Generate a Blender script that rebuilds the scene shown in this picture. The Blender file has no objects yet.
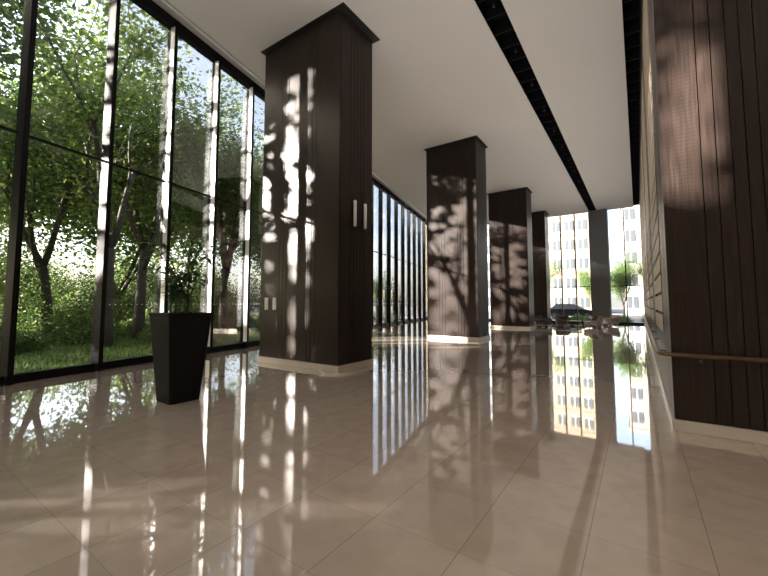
import bpy, bmesh, math, random
import numpy as np
from mathutils import Vector, Matrix
R = math.radians
SC = bpy.context.scene
COL = SC.collection
SC.view_settings.view_transform = 'Standard'
EYE = 1.45
CEIL = 8.03
TOPZ = 9.1
YB = 30.35
YF = -9.8
XR = 0.29
PHI = math.atan2(.974, -.225)

# ---------------------------------------------------------------- materials
def newmat(name):
    m = bpy.data.materials.new(name); m.use_nodes = True
    nt = m.node_tree
    return m, nt, nt.nodes, nt.links, nt.nodes['Principled BSDF']
def setp(b, **k):
    names = dict(col='Base Color', rough='Roughness', metal='Metallic', coat='Coat Weight', coatr='Coat Roughness', spec='Specular IOR Level')
    for a, v in k.items():
        b.inputs[names[a]].default_value = (*v, 1) if a == 'col' else v
def plain(name, col, rough=.5, metal=0, var=.12, scale=8, bump=0, **k):
    m, nt, N, L, b = newmat(name)
    setp(b, col=col, rough=rough, metal=metal, **k)
    tc = N.new('ShaderNodeTexCoord'); no = N.new('ShaderNodeTexNoise'); no.inputs['Scale'].default_value = scale
    no.inputs['Detail'].default_value = 4
    L.new(tc.outputs['Object'], no.inputs['Vector'])
    mx = N.new('ShaderNodeMix'); mx.data_type = 'RGBA'
    mx.inputs[6].default_value = (*[c*(1-var) for c in col], 1)
    mx.inputs[7].default_value = (*[min(1, c*(1+var)) for c in col], 1)
    L.new(no.outputs['Fac'], mx.inputs[0]); L.new(mx.outputs[2], b.inputs['Base Color'])
    if bump:
        bp = N.new('ShaderNodeBump'); bp.inputs['Strength'].default_value = bump; bp.inputs['Distance'].default_value = .02
        L.new(no.outputs['Fac'], bp.inputs['Height']); L.new(bp.outputs['Normal'], b.inputs['Normal'])
    return m
def mathn(N, L, op, a, b=None, c=None):
    n = N.new('ShaderNodeMath'); n.operation = op
    for i, v in enumerate((a, b, c)):
        if v is None: continue
        if isinstance(v, (int, float)): n.inputs[i].default_value = v
        else: L.new(v, n.inputs[i])
    return n.outputs[0]
def marble_floor():
    m, nt, N, L, b = newmat('polished_marble_tiles')
    geo = N.new('ShaderNodeNewGeometry'); sep = N.new('ShaderNodeSeparateXYZ'); L.new(geo.outputs['Position'], sep.inputs[0])
    T = .61
    fx = mathn(N, L, 'DIVIDE', mathn(N, L, 'ADD', sep.outputs[0], 61 + .31), T)
    fy = mathn(N, L, 'DIVIDE', mathn(N, L, 'ADD', sep.outputs[1], 61 - .89), T)
    def line(f, t):
        fr = mathn(N, L, 'FRACT', f)
        d = mathn(N, L, 'MINIMUM', fr, mathn(N, L, 'SUBTRACT', 1.0, fr))
        return mathn(N, L, 'LESS_THAN', d, t)
    ln = mathn(N, L, 'MAXIMUM', mathn(N, L, 'MULTIPLY', line(fx, .0038), .8), mathn(N, L, 'MULTIPLY', line(fy, .003), .5))
    cmb = N.new('ShaderNodeCombineXYZ')
    L.new(mathn(N, L, 'FLOOR', fx), cmb.inputs[0]); L.new(mathn(N, L, 'FLOOR', fy), cmb.inputs[1])
    wn = N.new('ShaderNodeTexWhiteNoise'); L.new(cmb.outputs[0], wn.inputs['Vector'])
    no = N.new('ShaderNodeTexNoise'); no.inputs['Scale'].default_value = 5; no.inputs['Detail'].default_value = 9; no.inputs['Distortion'].default_value = .5
    ad = N.new('ShaderNodeVectorMath'); ad.operation = 'MULTIPLY_ADD'
    L.new(wn.outputs['Color'], ad.inputs[0]); ad.inputs[1].default_value = (5, 5, 5); L.new(geo.outputs['Position'], ad.inputs[2])
    L.new(ad.outputs[0], no.inputs['Vector'])
    cr = N.new('ShaderNodeValToRGB')
    cr.color_ramp.elements[0].position = .3; cr.color_ramp.elements[0].color = (.66, .545, .46, 1)
    cr.color_ramp.elements[1].position = .72; cr.color_ramp.elements[1].color = (.76, .645, .555, 1)
    L.new(no.outputs['Fac'], cr.inputs[0])
    v = mathn(N, L, 'MULTIPLY_ADD', wn.outputs['Value'], .05, .965)
    vm = N.new('ShaderNodeVectorMath'); vm.operation = 'SCALE'; L.new(cr.outputs[0], vm.inputs[0]); L.new(v, vm.inputs['Scale'])
    mx = N.new('ShaderNodeMix'); mx.data_type = 'RGBA'; L.new(ln, mx.inputs[0]); L.new(vm.outputs[0], mx.inputs[6])
    mx.inputs[7].default_value = (.27, .22, .18, 1)
    L.new(mx.outputs[2], b.inputs['Base Color'])
    n2 = N.new('ShaderNodeTexNoise'); n2.inputs['Scale'].default_value = 1.6; n2.inputs['Detail'].default_value = 1
    L.new(ad.outputs[0], n2.inputs['Vector'])
    bp = N.new('ShaderNodeBump'); bp.inputs['Strength'].default_value = .05; bp.inputs['Distance'].default_value = .02
    L.new(n2.outputs['Fac'], bp.inputs['Height']); L.new(bp.outputs['Normal'], b.inputs['Normal'])
    setp(b, rough=.035, spec=1.0, coat=1.0, coatr=.025)
    return m
def wood_dark(name, c0, c1, spec=.2):
    m, nt, N, L, b = newmat(name)
    tc = N.new('ShaderNodeTexCoord'); mp = N.new('ShaderNodeMapping'); mp.inputs['Scale'].default_value = (14, 14, .7)
    L.new(tc.outputs['Object'], mp.inputs[0])
    no = N.new('ShaderNodeTexNoise'); no.inputs['Scale'].default_value = 3; no.inputs['Detail'].default_value = 6
    L.new(mp.outputs[0], no.inputs['Vector'])
    cr = N.new('ShaderNodeValToRGB'); cr.color_ramp.elements[0].color = (*c0, 1); cr.color_ramp.elements[1].color = (*c1, 1)
    cr.color_ramp.elements[0].position = .3; cr.color_ramp.elements[1].position = .75
    L.new(no.outputs['Fac'], cr.inputs[0])
    sep = N.new('ShaderNodeSeparateXYZ'); L.new(tc.outputs['Object'], sep.inputs[0])
    fr = mathn(N, L, 'FRACT', mathn(N, L, 'DIVIDE', sep.outputs[2], .045))
    grid = mathn(N, L, 'LESS_THAN', fr, .22)
    k = mathn(N, L, 'SUBTRACT', 1.0, mathn(N, L, 'MULTIPLY', grid, .22))
    vm = N.new('ShaderNodeVectorMath'); vm.operation = 'SCALE'; L.new(cr.outputs[0], vm.inputs[0]); L.new(k, vm.inputs['Scale'])
    L.new(vm.outputs[0], b.inputs['Base Color'])
    bp = N.new('ShaderNodeBump'); bp.inputs['Strength'].default_value = .12; bp.inputs['Distance'].default_value = .004
    L.new(no.outputs['Fac'], bp.inputs['Height']); L.new(bp.outputs['Normal'], b.inputs['Normal'])
    setp(b, rough=.36, spec=spec)
    return m
def glass_mat():
    m, nt, N, L, b = newmat('window_glass'); N.remove(b)
    out = N['Material Output']
    tr = N.new('ShaderNodeBsdfTransparent'); tr.inputs[0].default_value = (.93, .93, .93, 1)
    gl = N.new('ShaderNodeBsdfGlossy'); gl.inputs['Roughness'].default_value = .01
    fr = N.new('ShaderNodeFresnel'); fr.inputs[0].default_value = 1.45
    fm = mathn(N, L, 'MULTIPLY', fr.outputs[0], .7)
    no = N.new('ShaderNodeTexNoise'); no.inputs['Scale'].default_value = .6
    bp = N.new('ShaderNodeBump'); bp.inputs['Strength'].default_value = .02; L.new(no.outputs['Fac'], bp.inputs['Height']); L.new(bp.outputs[0], gl.inputs['Normal'])
    mx = N.new('ShaderNodeMixShader'); L.new(fm, mx.inputs[0]); L.new(tr.outputs[0], mx.inputs[1]); L.new(gl.outputs[0], mx.inputs[2])
    L.new(mx.outputs[0], out.inputs[0])
    return m
def leaf_mat(name, c0, c1, c2):
    m, nt, N, L, b = newmat(name)
    g = N.new('ShaderNodeNewGeometry'); cr = N.new('ShaderNodeValToRGB')
    cr.color_ramp.elements[0].color = (*c0, 1); cr.color_ramp.elements[1].color = (*c2, 1)
    e = cr.color_ramp.elements.new(.5); e.color = (*c1, 1)
    L.new(g.outputs['Random Per Island'], cr.inputs[0]); L.new(cr.outputs[0], b.inputs['Base Color'])
    setp(b, rough=.5)
    tl = N.new('ShaderNodeBsdfTranslucent'); L.new(cr.outputs[0], tl.inputs[0])
    mx = N.new('ShaderNodeMixShader'); mx.inputs[0].default_value = .5
    L.new(b.outputs[0], mx.inputs[1]); L.new(tl.outputs[0], mx.inputs[2]); L.new(mx.outputs[0], N['Material Output'].inputs[0])
    return m
M = dict(
    floor=marble_floor(),
    ceil=plain('painted_ceiling', (.52, .50, .475), .7, var=.03, scale=.5),
    wood=wood_dark('dark_walnut_panel', (.016, .0112, .0098), (.039, .0265, .022)),
    woodw=wood_dark('walnut_wall_panel', (.021, .0145, .0125), (.050, .034, .028), .32),
    core=plain('black_groove', (.006, .005, .005), .6),
    plinth=plain('cream_marble_plinth', (.66, .60, .53), .25, var=.08, scale=5),
    frame=plain('black_aluminium', (.010, .010, .011), .5, 0, spec=.15),
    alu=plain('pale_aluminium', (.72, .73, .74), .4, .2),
    glass=glass_mat(),
    slot=plain('dark_ceiling_slot', (.008, .008, .009), .7, spec=.1),
    wallp=plain('beige_plaster', (.58, .52, .46), .7, var=.05, scale=2),
    slat=plain('cream_slats', (.40, .32, .24), .5, var=.08),
    brass=plain('bronze_rail', (.16, .10, .06), .35, .7),
    planter=plain('black_planter', (.010, .0095, .010), .6, var=.2, scale=20, bump=.1, spec=.15),
    soil=plain('potting_soil', (.04, .028, .018), .95, var=.4, scale=30, bump=.6),
    stem=plain('green_stem', (.08, .11, .045), .6),
    bark=plain('bark', (.07, .058, .047), .9, var=.4, scale=12, bump=.7),
    grass=plain('lawn_grass', (.12, .17, .045), .9, var=.45, scale=6, bump=.5),
    pave=plain('grey_paving', (.30, .29, .28), .8, var=.1, scale=3, bump=.1),
    road=plain('asphalt', (.12, .12, .125), .85, var=.15, scale=10),
    white=plain('white_plastic', (.78, .78, .77), .4, var=.03),
    pier=plain('grey_stone_pier', (.12, .125, .13), .4, var=.1),
    bwhite=plain('white_facade', (.24, .225, .20), .8, var=.05),
    bgrey=plain('grey_facade', (.20, .21, .23), .8, var=.06),
    btan=plain('tan_facade', (.20, .162, .118), .8, var=.06),
    bglass=plain('facade_window_glass', (.05, .06, .07), .3, .1),
    fab_d=plain('taupe_upholstery', (.09, .078, .068), .85, var=.2, scale=60, bump=.2),
    fab_l=plain('pale_grey_upholstery', (.46, .42, .38), .85, var=.1, scale=60, bump=.2),
    cushion=plain('brown_cushion', (.16, .09, .06), .85, var=.2, scale=40),
    tabletop=plain('dark_table', (.03, .022, .02), .2),
    chrome=plain('chrome', (.6, .6, .6), .2, 1, var=.02),
    carpaint=plain('black_car_paint', (.012, .012, .014), .12, coat=1.0),
    tyre=plain('rubber', (.015, .015, .015), .8),
    leafA=leaf_mat('tree_leaf', (.075, .135, .036), (.15, .235, .05), (.33, .39, .095)),
    leafB=leaf_mat('dark_tree_leaf', (.045, .095, .03), (.09, .155, .042), (.20, .27, .07)),
    leafC=leaf_mat('shrub_leaf', (.045, .09, .025), (.09, .15, .036), (.19, .26, .06)),
    blade=leaf_mat('grass_blade', (.07, .12, .033), (.12, .20, .05), (.23, .31, .08)),
    leafP=leaf_mat('potted_leaf', (.02, .05, .022), (.04, .09, .035), (.12, .20, .075)),
)
# ---------------------------------------------------------------- mesh helpers
def box(bm, x0, x1, y0, y1, z0, z1, bev=0):
    r = bmesh.ops.create_cube(bm, size=1)
    for v in r['verts']:
        v.co = Vector((x0 if v.co.x < 0 else x1, y0 if v.co.y < 0 else y1, z0 if v.co.z < 0 else z1))
    if bev:
        es = list({e for v in r['verts'] for e in v.link_edges})
        bmesh.ops.bevel(bm, geom=es, offset=bev, segments=2, affect='EDGES')
def prism(bm, pts, z0, z1):
    lo = [bm.verts.new((x, y, z0)) for x, y in pts]; hi = [bm.verts.new((x, y, z1)) for x, y in pts]
    n = len(pts)
    bm.faces.new(lo[::-1]); bm.faces.new(hi)
    for i in range(n):
        bm.faces.new((lo[i], lo[(i+1) % n], hi[(i+1) % n], hi[i]))
def loft(bm, rings, caps=True):
    vs = [[bm.verts.new(p) for p in r] for r in rings]
    n = len(vs[0])
    for a, b in zip(vs[:-1], vs[1:]):
        for i in range(n):
            bm.faces.new((a[i], a[(i+1) % n], b[(i+1) % n], b[i]))
    if caps:
        bm.faces.new(vs[0][::-1]); bm.faces.new(vs[-1])
def tube(bm, pts, rad, n=8):
    pts = [Vector(p) for p in pts]
    rads = rad if isinstance(rad, (list, tuple)) else [rad]*len(pts)
    rings = []
    for i, p in enumerate(pts):
        d = (pts[min(i+1, len(pts)-1)] - pts[max(i-1, 0)]).normalized()
        up = Vector((0, 0, 1)) if abs(d.z) < .9 else Vector((1, 0, 0))
        a = d.cross(up).normalized(); b = d.cross(a).normalized()
        rings.append([p + (a*math.cos(2*math.pi*k/n) + b*math.sin(2*math.pi*k/n))*rads[i] for k in range(n)])
    loft(bm, rings)
def obj(name, bm, mat, parent=None, smooth=False):
    bmesh.ops.recalc_face_normals(bm, faces=bm.faces)
    me = bpy.data.meshes.new(name); bm.to_mesh(me); bm.free()
    me.materials.append(M[mat])
    if smooth:
        for p in me.polygons: p.use_smooth = True
    o = bpy.data.objects.new(name, me); COL.objects.link(o)
    if parent: o.parent = parent
    return o
def empty(name, loc=(0, 0, 0), rz=0):
    o = bpy.data.objects.new(name, None); COL.objects.link(o); o.location = loc; o.rotation_euler = (0, 0, rz)
    o.empty_display_size = .2
    return o
def tag(o, label, cat, group=None, kind=None):
    o['label'] = label; o['category'] = cat
    if group: o['group'] = group
    if kind: o['kind'] = kind
    return o
def struct(o, label=None):
    o['kind'] = 'structure'
    if label: o['label'] = label
    return o
def copy_tree(o, name=None, parent=None):
    c = o.copy(); COL.objects.link(c)
    if name: c.name = name
    if parent: c.parent = parent
    for ch in list(o.children): copy_tree(ch, None, c)
    return c
B = bmesh.new

# ---------------------------------------------------------------- shell
def gx(y): return -9.37 - .231*(y - 1.64)
bm = B(); prism(bm, [(gx(YF)-.1, YF-.2), (4.2, YF-.2), (4.2, YB+.2), (gx(YB)-.1, YB+.2)], -.15, 0)
struct(obj('floor', bm, 'floor'), 'polished beige marble tile floor')
EO = 1.6
S0, S1 = -2.70, -2.22
bm = B()
prism(bm, [(gx(YF)+EO, YF), (S0, YF), (S0, YB), (gx(YB)+EO, YB)], CEIL, TOPZ)
prism(bm, [(S1, YF), (-.05, YF), (-.05, YB), (S1, YB)], CEIL, TOPZ)
prism(bm, [(.28, YF), (4.0, YF), (4.0, 5.44), (.28, 5.44)], CEIL, TOPZ)
prism(bm, [(gx(YF)-.15, YF-.2), (4.2, YF-.2), (4.2, YB+.2), (gx(YB)-.15, YB+.2)], TOPZ, TOPZ+.2)
struct(obj('ceiling', bm, 'ceil'), 'smooth warm white ceiling with dark slots')
def slot(name, x0, x1):
    bm = B(); t = .006
    box(bm, x0, x0+t, YF, YB, CEIL-.004, CEIL+.42); box(bm, x1-t, x1, YF, YB, CEIL-.004, CEIL+.42)
    box(bm, x0, x1, YF, YB, CEIL+.42, CEIL+.43)
    y = YF+.3
    while y < YB:
        box(bm, x0+t, x1-t, y, y+.03, CEIL+.06, CEIL+.4); y += .61
    return struct(obj(name, bm, 'slot'), 'dark recessed slot running along the ceiling')
slot('trim_1', S0, S1); slot('trim_2', -.05, .28)
bm = B()
for o_, z0, z1, w in ((EO-.55, TOPZ-.22, TOPZ-.02, .12), (EO-1.0, TOPZ-.3, TOPZ-.02, .06)):
    prism(bm, [(gx(YF)+o_, YF), (gx(YF)+o_+w, YF), (gx(YB)+o_+w, YB), (gx(YB)+o_, YB)], z0, z1)
struct(obj('trim_3', bm, 'alu'), 'long blind boxes in the cove above the glass wall')
def downlight(x, y):
    r = empty('ceiling_spotlight', (x, y, CEIL+.12))
    b_ = B(); tube(b_, [(0, 0, .0), (0, 0, .26)], .05, 14); obj('housing', b_, 'slot', r, True)
    b_ = B(); tube(b_, [(0, 0, -.012), (0, 0, .0)], .038, 14); obj('lens', b_, 'core', r, True)
    return r
d0 = downlight(-2.45, 4.3)
tag(d0, 'small black cylindrical spotlight inside the long ceiling slot', 'spotlight', 'spotlights in the ceiling slot')
for i in range(1, 14):
    c = copy_tree(d0); c.location = (-2.45, 4.3 + 1.83*i, CEIL+.12)

# right wall --------------------------------------------------
def boards(bm, a0, a1, place, z0, z1, pattern):
    s = a0; i = 0
    while s < a1 - .02:
        w = pattern[i % len(pattern)]; e = min(a1, s + w)
        place(bm, s+.004, e-.004, z0, z1); s = e; i += 1
wr = empty('wall_right', (0, 0, 0)); struct(wr, 'dark walnut panelled wall running down the right side')
bm = B(); box(bm, XR+.03, 4.0, 5.48, 6.0, 0, TOPZ); box(bm, XR+.03, .8, 5.48, YB, 0, TOPZ); obj('wall_core', bm, 'core', wr)
bm = B()
boards(bm, XR, 4.0, lambda b, s, e, a, z: box(b, s, e, 5.445, 5.485, a, z, .003), .13, CEIL+.6, [.365, .13, .13, .115, .115, .6])
obj('front_cladding', bm, 'woodw', wr)
bm = B(); bs = B()
for a0, a1 in ((5.45, 6.7), (9.4, 10.4), (13.2, 14.2), (17.0, 18.0), (20.8, 21.8), (24.6, 25.6), (28.4, YB)):
    boards(bm, a0, a1, lambda b, s, e, a, z: box(b, XR, XR+.04, s, e, a, z, .006), .13, CEIL+.6, [.36, .13, .13, .13])
for a0, a1 in ((6.7, 9.4), (10.4, 13.2), (14.2, 17.0), (18, 20.8), (21.8, 24.6), (25.6, 28.4)):
    box(bm, XR, XR+.04, a0, a1, .13, 1.0); box(bm, XR, XR+.04, a0, a1, 6.9, CEIL+.6)
    z = 1.0
    while z < 6.85:
        box(bs, XR-.01, XR+.04, a0+.02, a1-.02, z+.02, z+.27); z += .3
obj('side_cladding', bm, 'woodw', wr); obj('slatted_panel', bs, 'slat', wr)
bm = B(); box(bm, XR-.02, 4.0, 5.425, 5.5, 0, .125, .004); box(bm, XR-.02, XR+.05, 5.42, YB, 0, .124, .004)
struct(obj('baseboard_right', bm, 'plinth'), 'cream marble baseboard under the walnut wall')
bm = B(); box(bm, 4.0, 4.2, YF-.2, 6.0, 0, TOPZ); struct(obj('wall_side', bm, 'wallp'))
hr = empty('handrail', (XR, 5.42, 0)); tag(hr, 'slim bronze handrail wrapping the corner of the walnut wall at right', 'handrail')
bm = B(); tube(bm, [(-.12, 22, .87), (-.12, .02, .87), (-.10, -.06, .87), (-.06, -.10, .87), (.02, -.12, .87), (3.6, -.12, .87)], .024, 10); obj('rail', bm, 'brass', hr, True)
for px in (.25, 1.35, 2.45):
    b_ = B(); tube(b_, [(px, -.12, .86), (px, -.12, .80), (px, .03, .80)], .010, 8); obj('bracket', b_, 'brass', hr)
for py in (1.0, 3, 5, 7, 9, 11, 13, 15, 17, 19, 21):
    b_ = B(); tube(b_, [(-.12, py, .86), (-.12, py, .80), (.0, py, .80)], .010, 8); obj('bracket', b_, 'brass', hr)

# left glass wall: bays ---------------------------------------
SP = 1.48
dx, dy = -.225*SP, .974*SP
x0_, y0_ = -9.37 - .225*.05, 1.64 + .974*.05
def bay(h, tz, light, W=SP):
    r = empty('window_1')
    b_ = B(); box(b_, -.045, .045, -.20, .06, 0, h, .004); obj('mullion', b_, 'frame', r)
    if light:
        b_ = B(); box(b_, -.062, -.046, -.20, -.06, .2, h-.2, .002); obj('sun_glare_strip', b_, 'alu', r)  # pale strip stands in for sun glare on the black mullion face
    b_ = B(); box(b_, .045, W-.045, -.008, .008, .16, h-.2); obj('pane', b_, 'glass', r)
    b_ = B(); box(b_, .045, W-.045, -.03, .03, tz-.02, tz+.02, .003); obj('transom', b_, 'frame', r)
    b_ = B(); box(b_, .045, W-.045, -.12, .06, h-.2, h, .003); obj('window_head', b_, 'frame', r)
    b_ = B(); box(b_, .045, W-.045, -.10, .06, 0, .16, .003); obj('sill', b_, 'frame', r)
    b_ = B(); x = .12
    while x < W-.1:
        box(b_, x-.012, x+.012, -.0105, -.0085, 1.40, 1.424); x += .124
    obj('safety_marking', b_, 'white', r)
    return r
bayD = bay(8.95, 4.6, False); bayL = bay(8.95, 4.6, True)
n = 0
used = set()
for k in range(-8, 20):
    n += 1
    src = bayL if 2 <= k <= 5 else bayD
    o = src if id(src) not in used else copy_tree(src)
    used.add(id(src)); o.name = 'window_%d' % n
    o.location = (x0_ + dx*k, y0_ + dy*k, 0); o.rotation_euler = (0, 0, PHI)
    struct(o, 'tall glazed bay with black mullions on the garden side')
bm = B(); box(bm, gx(YF)-.3, 4.2, YF-.2, YF, 0, TOPZ); struct(obj('wall_front', bm, 'wallp'))
bm = B(); prism(bm, [(gx(YF)-.08, YF), (gx(YF)+.05, YF), (gx(YB)+.05, YB), (gx(YB)-.08, YB)], 8.95, TOPZ); struct(obj('trim_4', bm, 'frame'))

# back glass wall ---------------------------------------------
def bbay(w, h):
    r = empty('window_1')
    b_ = B(); box(b_, -.035, .035, -.15, .06, 0, h, .003); obj('mullion', b_, 'frame', r)
    b_ = B(); box(b_, .035, w-.035, -.008, .008, .12, h-.12); obj('pane', b_, 'glass', r)
    b_ = B(); box(b_, .035, w-.035, -.08, .06, 0, .12); obj('sill', b_, 'frame', r)
    b_ = B(); box(b_, .035, w-.035, -.08, .06, h-.12, h); obj('window_head', b_, 'frame', r)
    b_ = B(); box(b_, .035, w-.035, -.04, .04, 2.6, 2.65); obj('transom', b_, 'frame', r)
    return r
bb = None; BW = .95
xs = [-2.75 - BW*(i+1) for i in range(14)] + [-1.6, -.65]
for x in xs:
    n += 1
    if bb is None: bb = bbay(BW, TOPZ); o = bb
    else: o = copy_tree(bb)
    o.name = 'window_%d' % n; o.location = (x, YB, 0); struct(o, 'tall glazed bay in the far street side wall')
bm = B(); box(bm, -2.75, -1.6, YB-.5, YB+.3, 0, CEIL, .01); struct(obj('wall_back', bm, 'pier'), 'grey stone pier between the far windows')

# ---------------------------------------------------------------- columns
CD = 1.2
def column(CW, ol, or_, of, ob):
    r = empty('column')
    H = CEIL
    b_ = B(); box(b_, -CW+.03, -.03, .03, CD-.03, .1, H-.01); obj('core', b_, 'core', r)
    b_ = B()
    q = (CW-.48)/3
    pf = [q, .12, .12, q, .12, .12, q+.1]
    for yy in ((0, .035), (CD-.035, CD)):
        boards(b_, -CW, 0, lambda b, s, e, a, z: box(b, s, e, yy[0], yy[1], a, z, .003), .13, H-.012, pf)
    ps = [.34, .12, .12, .12, .12, .38]
    for xx in ((-.035, 0), (-CW, -CW+.035)):
        boards(b_, .036, CD-.036, lambda b, s, e, a, z: box(b, xx[0], xx[1], s, e, a, z, .003), .13, H-.012, ps)
    obj('cladding', b_, 'wood', r)
    b_ = B(); box(b_, -CW-.03, .03, -.03, CD+.03, 0, .125, .005); obj('plinth', b_, 'plinth', r)
    b_ = B(); box(b_, -CW-ol, or_, -of, CD+ob, H-.025, H-.002, .002); obj('collar', b_, 'core', r)
    return r
c1 = column(2.62, .05, .18, .12, .08); c1.location = (-5.26, 5.95, 0)
tag(c1, 'nearest and largest dark walnut clad square column, behind the black planter', 'column', 'walnut clad columns')
c2 = column(2.2, .08, .08, .08, .08); first = True
for (x, y), lab in zip(((-5.08, 13.8), (-5.05, 21.7), (-5.3, 28.0)),
        ('second dark walnut clad column, standing alone with a dappled sunlit front',
         'third dark walnut clad column, behind the second towards the far windows',
         'farthest dark walnut clad column beside the lounge armchairs')):
    c = c2 if first else copy_tree(c2); first = False
    c.location = (x, y, 0); tag(c, lab, 'column', 'walnut clad columns')
def wallbar(y, lab):
    r = empty('wall_light', (-5.26, y, 3.17))
    b_ = B(); box(b_, 0, .03, -.03, .03, .08, .52, .004); obj('backplate', b_, 'frame', r)
    b_ = B(); box(b_, .03, .09, -.035, .035, 0, .6, .015); obj('shade', b_, 'white', r)
    tag(r, lab, 'wall light', 'bar lights on the nearest column')
wallbar(6.42, 'white vertical bar light on the nearest column, the one nearer the camera')
wallbar(6.80, 'white vertical bar light on the nearest column, the one farther back')
def plate(x, lab):
    r = empty('wall_plate', (x, 5.95, 1.28))
    b_ = B(); box(b_, -.07, .07, -.014, 0, 0, .3, .006); obj('plate', b_, 'white', r)
    b_ = B(); box(b_, -.02, .02, -.02, -.014, .11, .19, .003); obj('button', b_, 'alu', r)
    tag(r, lab, 'wall plate', 'white plates on the nearest column')
plate(-7.62, 'white wall plate at eye level on nearest column, left one of the pair')
plate(-7.32, 'white wall plate at eye level on nearest column, right one of the pair')

# ---------------------------------------------------------------- planter + plant
PX, PY = -5.75, 2.92
pl = empty('planter', (PX, PY, 0)); tag(pl, 'tall tapered matte black square planter standing on the marble floor', 'planter')
def sq(s, z, c=.03):
    h = s/2
    return [(-h+c, -h, z), (h-c, -h, z), (h, -h+c, z), (h, h-c, z), (h-c, h, z), (-h+c, h, z), (-h, h-c, z), (-h, -h+c, z)]
bm = B(); loft(bm, [sq(.44, 0), sq(.64, 1.26), sq(.66, 1.28), sq(.66, 1.30), sq(.58, 1.30), sq(.56, 1.2)]); obj('body', bm, 'planter', pl)
bm = B(); loft(bm, [sq(.555, 1.20), sq(.56, 1.225)]); obj('soil', bm, 'soil', pl)
rnd = random.Random(4)
pt = empty('potted_plant', (PX, PY, 1.225)); tag(pt, 'leafy green plant with thin arching stems growing in the black planter', 'plant')
def leaf(bm, p, d, L_, W_, droop=.3):
    d = Vector(d).normalized(); s = d.cross(Vector((0, 0, 1)))
    s = s.normalized() if s.length > .01 else Vector((1, 0, 0))
    pts = []
    for f, w in ((0, .1), (.25, .8), (.5, 1), (.78, .6), (1, .03)):
        c = p + d*L_*f + Vector((0, 0, -droop*L_*f*f))
        pts.append((bm.verts.new(c - s*W_*w/2), bm.verts.new(c + Vector((0, 0, -.1*W_*w))), bm.verts.new(c + s*W_*w/2)))
    for a, b in zip(pts[:-1], pts[1:]):
        bm.faces.new((a[0], a[1], b[1], b[0])); bm.faces.new((a[1], a[2], b[2], b[1]))
for i in range(13):
    a = i*.483 + rnd.uniform(-.3, .3); base = Vector((rnd.uniform(-.12, .12), rnd.uniform(-.12, .12), 0))
    H = rnd.uniform(.6, 1.35); out = rnd.uniform(.15, .5)
    pts = [base + Vector((math.cos(a)*out*f*f, math.sin(a)*out*f*f, H*f)) for f in (0, .25, .5, .75, 1)]
    b_ = B(); tube(b_, pts, [.010, .009, .008, .006, .004], 6); st = obj('stem', b_, 'stem', pt, True)
    b_ = B()
    for j in range(13):
        f = rnd.uniform(.35, 1); p = base + Vector((math.cos(a)*out*f*f, math.sin(a)*out*f*f, H*f))
        t = rnd.uniform(0, 2*math.pi)
        leaf(b_, p, (math.cos(t), math.sin(t), rnd.uniform(.0, .9)), rnd.uniform(.2, .34), rnd.uniform(.05, .08), rnd.uniform(.2, .8))
    me = obj('foliage', b_, 'leafP', st, True)

# ---------------------------------------------------------------- lounge at the far end
def armchair(x, y, rz, mat, lab, cush=False):
    r = empty('armchair', (x, y, 0), rz)
    tag(r, lab, 'armchair', 'lounge armchairs by the far windows')
    b_ = B(); box(b_, -.40, .40, -.38, .30, .12, .28, .03); obj('base', b_, mat, r)
    b_ = B(); box(b_, -.29, .29, -.40, .22, .285, .40, .04); obj('seat', b_, mat, r, True)
    b_ = B(); box(b_, -.40, .40, .22, .38, .28, .68, .05); obj('backrest', b_, mat, r, True)
    for s in (-1, 1):
        b_ = B(); box(b_, *sorted((s*.30, s*.42)), -.38, .28, .28, .52, .04); obj('armrest', b_, mat, r, True)
        for q in (-.32, .25):
            b_ = B(); tube(b_, [(s*.35, q, 0), (s*.35, q, .13)], .018, 8); obj('leg', b_, 'chrome', r)
    if cush:
        c_ = empty('cushion', (x, y, 0), rz); tag(c_, 'brown cushion propped on the pale grey armchair', 'cushion')
        b_ = B(); box(b_, -.18, .18, .09, .20, .41, .72, .05); obj('cushion_cover', b_, 'cushion', c_, True)
armchair(-2.25, 25.2, R(-20), 'fab_l', 'pale grey armchair with brown cushion near the grey pier', True)
armchair(-4.85, 24.2, R(70), 'fab_d', 'dark taupe armchair directly beside the third walnut column')
armchair(-4.1, 26.4, R(15), 'fab_d', 'dark taupe armchair in front of the farthest walnut column')
armchair(-1.5, 27.6, R(-60), 'fab_l', 'pale grey armchair without a cushion, right of the grey pier')
t = empty('coffee_table', (-3.3, 25.2, 0)); tag(t, 'low dark coffee table between the lounge armchairs', 'coffee table')
b_ = B(); box(b_, -.42, .42, -.28, .28, .32, .36, .008); obj('tabletop', b_, 'tabletop', t)
for sx in (-1, 1):
    for sy in (-1, 1):
        b_ = B(); tube(b_, [(sx*.37, sy*.23, 0), (sx*.37, sy*.23, .32)], .018, 8); obj('leg', b_, 'chrome', t)

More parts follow.
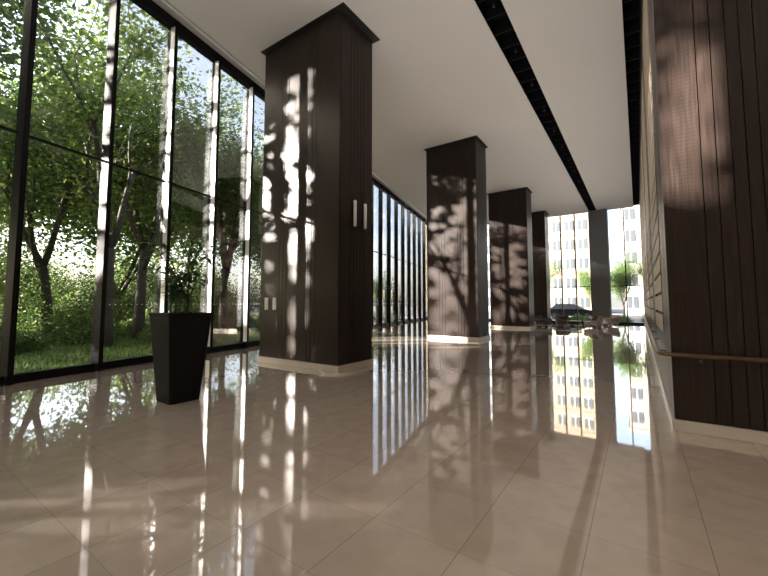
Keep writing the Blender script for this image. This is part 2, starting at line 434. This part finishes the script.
# ---------------------------------------------------------------- exterior ground
bm = B()
prism(bm, [(-60, -40), (gx(-40)-.1, -40), (gx(YB+.2)-.1, YB+.2), (-60, YB+.2)], -.3, -.06)
struct(obj('lawn', bm, 'grass'), 'green lawn outside the glass wall')
bm = B(); prism(bm, [(-60, YB+.2), (30, YB+.2), (30, 36), (-60, 36)], -.3, -.05); struct(obj('pavement', bm, 'pave'), 'grey pavement outside the far windows')
bm = B(); prism(bm, [(-90, 36), (60, 36), (60, 130), (-90, 130)], -.35, -.12); struct(obj('street', bm, 'road'), 'asphalt street beyond the pavement')
rs = np.random.RandomState(3)
def mesh_np(name, V, F, mat, parent=None):
    me = bpy.data.meshes.new(name)
    me.vertices.add(len(V)); me.vertices.foreach_set('co', V.ravel().astype(np.float32))
    me.loops.add(F.size); me.loops.foreach_set('vertex_index', F.ravel().astype(np.int32))
    k = F.shape[1]
    me.polygons.add(len(F)); me.polygons.foreach_set('loop_start', np.arange(0, F.size, k, dtype=np.int32))
    me.polygons.foreach_set('loop_total', np.full(len(F), k, dtype=np.int32))
    me.update(calc_edges=True); me.materials.append(M[mat])
    o = bpy.data.objects.new(name, me); COL.objects.link(o)
    if parent: o.parent = parent
    return o
def leaf_quads(C, size, rs):
    n_ = len(C)
    a = rs.normal(size=(n_, 3)); a[:, 2] *= .6; a /= np.linalg.norm(a, axis=1)[:, None]
    q = rs.normal(size=(n_, 3)); b = np.cross(a, q); b /= np.linalg.norm(b, axis=1)[:, None]
    s = size*rs.uniform(.6, 1.3, n_)[:, None]
    return np.stack([C - a*s*.5, C + b*s*.28 - a*s*.05, C + a*s*.5, C - b*s*.28 - a*s*.05], 1)
def leaves(name, C, size, mat, parent, rs):
    Q = leaf_quads(C, size, rs)
    return mesh_np(name, Q.reshape(-1, 3), np.arange(len(Q)*4).reshape(-1, 4), mat, parent)
ng = 26000
gy = rs.uniform(-4, 22, ng); gd = rs.uniform(.15, 7, ng)
gxx = -9.37 - .231*(gy-1.64) - gd
C0 = np.stack([gxx, gy, np.full(ng, -.06)], 1)
an = rs.uniform(0, 6.28, ng); w = .02; hh = rs.uniform(.06, .16, ng)
sd = np.stack([np.cos(an)*w, np.sin(an)*w, 0*an], 1); tp = np.stack([rs.normal(0, .03, ng), rs.normal(0, .03, ng), hh], 1)
V = np.stack([C0-sd, C0+sd, C0+tp], 1).reshape(-1, 3)
g = mesh_np('grass', V, np.arange(ng*3).reshape(-1, 3), 'blade'); tag(g, 'short green grass blades growing outside the glass wall', 'grass', kind='stuff')

# sun direction, and openings cut into the foliage so dapples land on chosen surfaces
az = R(41); el = R(16)
trav = Vector((math.cos(az)*math.cos(el), math.sin(az)*math.cos(el), -math.sin(el)))
e1 = np.array([-math.sin(az), math.cos(az), 0.0])
e2 = np.cross(np.array(trav), e1)
gaps = []
rg = random.Random(21)
def gap(n_, xr, yr, zr, rr):
    for i in range(n_):
        p = np.array([rg.uniform(*xr), rg.uniform(*yr), rg.uniform(*zr)])
        gaps.append((p@e1, p@e2, rg.uniform(*rr)))
gap(100, (-6.95, -6.2), (5.95, 5.95), (.3, 6.9), (.05, .13))
gap(22, (-7.85, -7.45), (5.95, 5.95), (1.4, 6.0), (.04, .09))
gap(110, (-7.1, -5.3), (13.8, 13.8), (.2, 5.4), (.08, .17))
gap(60, (-6.9, -5.3), (21.7, 21.7), (.2, 4.8), (.10, .18))
gap(16, (.33, .74), (5.45, 5.45), (2.6, 4.5), (.08, .17))
gap(46, (-9.6, -5.0), (11.3, 13.6), (0, 0), (.10, .25))
gap(14, (-6.5, -3.2), (18.5, 21.5), (0, 0), (.12, .25))
for k in (2, 3, 4, 5):
    mx_, my_ = x0_ + dx*k + .13, y0_ + dy*k + .03
    gap(50, (mx_-.04, mx_+.04), (my_, my_), (.8, 8.3), (.08, .15))
gaps = np.array(gaps)

# ---------------------------------------------------------------- trees
def tree_data(seed, mat, lsize, per, tl=3.2, sp=.42, lim=4.2):
    rd = random.Random(seed); rs_ = np.random.RandomState(seed)
    bm = B(); cl = []
    def grow(p, d, L_, rad, depth):
        pts = [p]; q = p.copy(); dd = d.copy(); nseg = 4
        for i in range(nseg):
            j = .03 if depth == 0 else .09
            dd = (dd + Vector((rd.gauss(0, j), rd.gauss(0, j), rd.gauss(.05, j*.6)))).normalized()
            q = q + dd*L_/nseg
            hyp = math.hypot(q.x, q.y)
            if hyp > lim: q.x *= lim/hyp; q.y *= lim/hyp
            pts.append(q.copy())
            if depth >= 2 or (depth == 1 and i > 0): cl.append(q.copy())
        tube(bm, pts, [rad*(1-.38*i/nseg) for i in range(nseg+1)], 7 if depth < 2 else 5)
        if depth == 3: return
        nb = (4, 3, 3)[depth]
        a0 = rd.uniform(0, 6.28)
        for k in range(nb):
            a = a0 + 2*math.pi*k/nb + rd.uniform(-.4, .4)
            tilt = (.36, .75, .9)[depth]*rd.uniform(.6, 1.25)
            side = dd.cross(Vector((math.cos(a), math.sin(a), .01))).normalized()
            nd = (dd*math.cos(tilt) + side*math.sin(tilt)); nd.z += .1
            start = pts[-1] if k < nb-1 or depth == 0 and k < 3 else pts[-2]
            grow(start, nd.normalized(), L_*rd.uniform(.62, .85) if depth else 3.2*rd.uniform(.8, 1.1), rad*(.52 if depth == 0 else .38), depth+1)
    grow(Vector((0, 0, -.1)), Vector((rd.uniform(-.06, .06), rd.uniform(-.06, .06), 1)).normalized(), tl, .20, 0)
    bmesh.ops.recalc_face_normals(bm, faces=bm.faces)
    tm = bpy.data.meshes.new('trunk'); bm.to_mesh(tm); bm.free(); tm.materials.append(M['bark'])
    for p in tm.polygons: p.use_smooth = True
    C = np.array([[*c] for c in cl]); C = np.repeat(C, per, 0)
    C = C + rs_.normal(0, 1, C.shape)*np.array([sp, sp, sp*.8])
    return tm, leaf_quads(C, lsize, rs_), mat
def plant_tree(data, x, y, s, rz, lab):
    tm, Q, mat = data
    r = empty('tree', (x, y, 0), rz); r.scale = (s, s, s)
    t_ = bpy.data.objects.new('trunk', tm); COL.objects.link(t_); t_.parent = r
    C = Q.mean(1)*s; ca, sa = math.cos(rz), math.sin(rz)
    W = np.stack([C[:, 0]*ca - C[:, 1]*sa + x, C[:, 0]*sa + C[:, 1]*ca + y, C[:, 2]], 1)
    a = W@e1; b = W@e2
    keep = np.ones(len(Q), bool)
    for ga, gb, gr in gaps:
        keep &= (a-ga)**2 + (b-gb)**2 > (gr+.05)**2
    if y < 30: keep &= W[:, 0] < -9.37 - .231*(W[:, 1]-1.64) - .5
    Q2 = Q[keep]
    mesh_np('foliage', Q2.reshape(-1, 3), np.arange(len(Q2)*4).reshape(-1, 4), mat, r)
    tag(r, lab, 'tree', 'trees outside the building')
T = [tree_data(11, 'leafA', .15, 85, 3.0, .38), tree_data(23, 'leafA', .15, 85, 3.3, .40), tree_data(37, 'leafB', .16, 110, 2.6, .5),
     tree_data(41, 'leafA', .2, 105, 1.3, .75, 5), tree_data(53, 'leafB', .17, 130, 2.2, .5, 4.8)]
spots = [  # x,y,type,scale,rot,label
 (-15.0, 5.1, 0, 1.15, .3, 'tree with a dark trunk just outside the glass, behind the second mullion'),
 (-17.0, 6.9, 1, 1.15, 1.7, 'tall bright green tree forking behind the third glass bay'),
 (-17.0, 10.7, 0, 1.1, 3.6, 'leafy tree close to the glass left of the nearest column'),
 (-20.8, 5.0, 2, 1.2, .9, 'darker green tree at the far left of the garden'),
 (-19.3, 16.5, 1, 1.1, 4.2, 'garden tree seen between the nearest and second columns'),
 (-25, 9, 3, 1.35, 2.2, 'large bushy tree deep in the garden behind the hedge'),
 (-28, 14, 3, 1.5, 5.2, 'large bushy tree deep in the garden, centre of the glass wall'),
 (-25, 20, 3, 1.3, 3.1, 'large bushy tree deep in the garden, beyond the nearest column'),
 (-29, 3, 3, 1.5, .5, 'large bushy tree deep in the garden at far left'),
 (-15.6, -1.6, 4, 1.35, 2.6, 'unseen tree added to screen the sun, outside the glass wall beside the camera'),  # from here to the third row: out of view, added to shade the sun
 (-20.4, -4.4, 4, 1.4, 1.0, 'unseen tree added to screen the sun, in the second row beside the camera'),
 (-14.4, -7.0, 4, 1.25, 4.4, 'unseen tree added to screen the sun, near the glass behind the camera'),
 (-14.8, -12.5, 4, 1.2, 1.4, 'unseen dark tree added to screen the sun, farthest back near the glass'),
 (-21, -11.0, 4, 1.25, 3.0, 'unseen dark tree added to screen the sun, in the second row behind the camera'),
 (-21, -18, 4, 1.25, .2, 'unseen dark tree added to screen the sun, farthest behind the camera'),
 (-27, -8, 3, 1.4, 3.3, 'unseen bushy tree added to screen the sun, in the third row beside the camera'),
 (-9.4, 43, 2, .6, 1.1, 'street tree across from the far windows, left of the pier'),
 (-1.2, 43.5, 4, .6, 2.9, 'street tree across from the far windows, right of the pier'),
 (-4.4, 50, 4, .55, .7, 'street tree farther up the street behind the black car'),
 (2.0, 48, 2, .6, .7, 'street tree farther up the street beside the white block'),
]
for x, y, k, s, rz, lab in spots: plant_tree(T[k], x, y, s, rz, lab)
def shrub(seed, n_, rx, ry, h, ls=.09):
    rs_ = np.random.RandomState(seed); r = empty('shrub')
    v = rs_.normal(size=(n_, 3)); v /= np.linalg.norm(v, axis=1)[:, None]; v[:, 2] = np.abs(v[:, 2])
    C = v*rs_.uniform(.6, 1.02, n_)[:, None]*np.array([rx, ry, h]) * (1 + .12*np.sin(v[:, :1]*7+seed))
    leaves('foliage', C, ls, 'leafC', r, rs_)
    b_ = B()
    for i in range(5):
        a = i*1.26; tube(b_, [(0, 0, -.1), (math.cos(a)*rx*.3, math.sin(a)*ry*.3, h*.4), (math.cos(a)*rx*.6, math.sin(a)*ry*.6, h*.75)], [.03, .02, .008], 5)
    obj('stems', b_, 'bark', r)
    return r
S = [shrub(1, 7500, 1.5, 1.1, 1.2), shrub(2, 7500, 1.3, 1.2, .8), shrub(3, 13000, 2.1, 1.8, 3.6, .11)]
seen = set()
sp = [(-15.8, 2.4, 1), (-17.6, 5.2, 0), (-18.6, 7.9, 0), (-19.1, 10.6, 0), (-19.6, 13.2, 1), (-15.6, 0.0, 1), (-19.8, 16.2, 0), (-16.2, 12.9, 1), (-14.9, 7.4, 1),
      (-21.3, 3.2, 2), (-22.6, 6.6, 2), (-23.2, 10.2, 2), (-23.6, 13.6, 2), (-23.9, 17.0, 2), (-20.2, 0.6, 2), (-22.0, 20.5, 2), (-19.0, 19.5, 1),
      (-26.5, 4.8, 2), (-27.5, 9.5, 2), (-31, 6.5, 2), (-31.5, 12.5, 2), (-31, 18, 2), (-30.5, 0.8, 2),
      (-13.4, -3.6, 2), (-13.2, -6.8, 2), (-13.0, -10, 2), (-13.2, -13.4, 2), (-16.8, -5.2, 2), (-16.8, -9.5, 2), (-17, -14, 2),  # out of view, added to keep low sun off the foreground floor
      (-17.8, 22.0, 2), (-18.8, 27.0, 2),
      (-7.2, 34.6, 1), (-4.2, 34.9, 1), (-1.2, 34.5, 1), (.9, 35.2, 0)]
for i, (x, y, k) in enumerate(sp):
    o = S[k] if k not in seen else copy_tree(S[k]); seen.add(k)
    o.location = (x, y, -.05); o.rotation_euler = (0, 0, i*1.1 + PHI)
    s = (1 + .12*math.sin(i*2.3))*(1.45 if x < -30 else 1); o.scale = (s, s, s)
    if y > 34: s *= .62; o.scale = (s, s, s); tag(o, 'small low green shrub on the pavement outside the far windows', 'shrub', 'low shrubs outside the far windows')
    elif k == 2: tag(o, 'tall dense green shrub at the back of the garden hedge', 'shrub', 'tall shrubs at the back of the garden')
    else: tag(o, 'rounded green shrub in the garden hedge outside the glass wall', 'shrub', 'shrubs of the garden hedge')
    if k == 2 and y < 0:
        o.scale = (1.25, 1.1, 1.45)
        tag(o, 'unseen tall shrub added behind the camera to block low sun', 'shrub', 'added sun-blocking shrubs behind the camera')
    if k == 2 and x > -19 and y > 19: tag(o, 'tall dense green shrub outside the glass between first and second column', 'shrub', 'tall shrubs near the street corner')

# ---------------------------------------------------------------- buildings
def building(loc, rz, w, d, h, mat, cols, floors, lab):
    r = empty('building', loc, rz); tag(r, lab, 'building')
    b_ = B(); box(b_, -w/2, w/2, 0, d, -.2, h); box(b_, -w/2-.2, w/2+.2, -.2, d+.2, h, h+.5)
    for f in range(1, floors): box(b_, -w/2-.05, w/2+.05, -.12, 0, f*h/floors-.1, f*h/floors+.1)
    obj('facade', b_, mat, r)
    cw = w/cols; fh = h/floors; win = None
    for i in range(cols):
        for j in range(floors):
            x = -w/2 + cw*(i+.5); z = fh*(j+.5)
            if win is None:
                b_ = B(); box(b_, -cw*.32, cw*.32, -.06, .02, -fh*.27, fh*.27, .01)
                win = obj('building_window', b_, 'bglass', r)
                b_ = B(); box(b_, -.03, .03, -.08, -.055, -fh*.27, fh*.27); box(b_, -cw*.34, cw*.34, -.14, 0, -fh*.27-.08, -fh*.27)
                obj('window_frame', b_, 'white', win); o = win
            else:
                o = copy_tree(win)
            o.location = (x, -.02, z)
building((-9.5, 64, 0), 0, 11, 10, 21, 'btan', 6, 7, 'tan office block with regular windows across the street, left of the pier')
building((3, 60, 0), 0, 9, 10, 15, 'bwhite', 5, 5, 'white apartment block across the street, right of the pier')
building((-30, 70, 0), 0, 16, 10, 20, 'bgrey', 7, 6, 'grey tower block far across the street at left')

# ---------------------------------------------------------------- car
def car(loc, rz):
    r = empty('car', loc, rz); tag(r, 'black car parked on the street outside the far windows', 'car')
    prof = [(-2.2, .35), (-2.25, .75), (-2.0, .95), (-1.5, 1.0), (1.0, .98), (1.95, .86), (2.2, .65), (2.2, .35)]
    b_ = B(); loft(b_, [[(x, y, z) for x, z in prof] for y in (-.88, -.8, .8, .88)]); obj('body', b_, 'carpaint', r)
    cab = [(-1.95, .95, 1.0), (-1.35, 1.42, 1.0), (.2, 1.45, 1.0), (1.15, .96, 1.0)]
    b_ = B(); loft(b_, [[(x, s*(.8 if z < 1 else .66), z) for x, z, _ in cab] for s in (-1, 1)]); obj('cabin', b_, 'bglass', r)
    b_ = B(); box(b_, -1.35, .2, -.65, .65, 1.42, 1.48, .02); obj('roof', b_, 'carpaint', r)
    for sx in (-1.4, 1.35):
        for sy in (-.8, .8):
            b_ = B(); tube(b_, [(sx, sy-.1, .33), (sx, sy+.1, .33)], .33, 20); wh = obj('wheel', b_, 'tyre', r)
            b_ = B(); tube(b_, [(sx, sy-.11, .33), (sx, sy+.11, .33)], .19, 16); obj('rim', b_, 'chrome', wh)
car((-5.2, 39.2, -.12), 0)

# ---------------------------------------------------------------- light
w = bpy.data.worlds.new('World'); SC.world = w; w.use_nodes = True
N = w.node_tree.nodes; L = w.node_tree.links
sky = N.new('ShaderNodeTexSky'); sky.sky_type = 'NISHITA'; sky.sun_disc = False
sky.sun_elevation = R(28); sky.sun_rotation = R(230); sky.air_density = 1.0; sky.dust_density = 4.0
mxw = N.new('ShaderNodeMix'); mxw.data_type = 'RGBA'; mxw.inputs[0].default_value = .5
L.new(sky.outputs[0], mxw.inputs[6]); mxw.inputs[7].default_value = (1.25, 1.25, 1.25, 1)
L.new(mxw.outputs[2], N['Background'].inputs[0]); N['Background'].inputs[1].default_value = 1.35
sl = bpy.data.lights.new('sun', 'SUN'); sl.energy = 54; sl.angle = R(.75); sl.color = (1, .92, .82)
so = bpy.data.objects.new('sun', sl); COL.objects.link(so); so.rotation_euler = (-trav).to_track_quat('Z', 'Y').to_euler()
def room_fill(x, y, z, sx, sy, e):  # added upward area light without a fixture, fills the ceiling and floor
    l = bpy.data.lights.new('room_fill', 'AREA'); l.shape = 'RECTANGLE'; l.size = sx; l.size_y = sy; l.energy = e; l.color = (1, .93, .86)
    o = bpy.data.objects.new('room_fill', l); COL.objects.link(o); o.location = (x, y, z); o.rotation_euler = (math.pi, 0, 0)
room_fill(-2.4, 16, 3.2, 4, 24, 330)
room_fill(-2.5, -2, 3.2, 6, 10, 430)

# ---------------------------------------------------------------- camera
cam = bpy.data.cameras.new('camera'); co = bpy.data.objects.new('camera', cam); COL.objects.link(co)
cam.sensor_width = 36; cam.lens = 370/768*36; cam.shift_y = -10/768; cam.clip_end = 400
co.location = (0, 0, EYE); co.rotation_euler = (R(90+3.85), 0, math.atan(254/370))
SC.camera = co
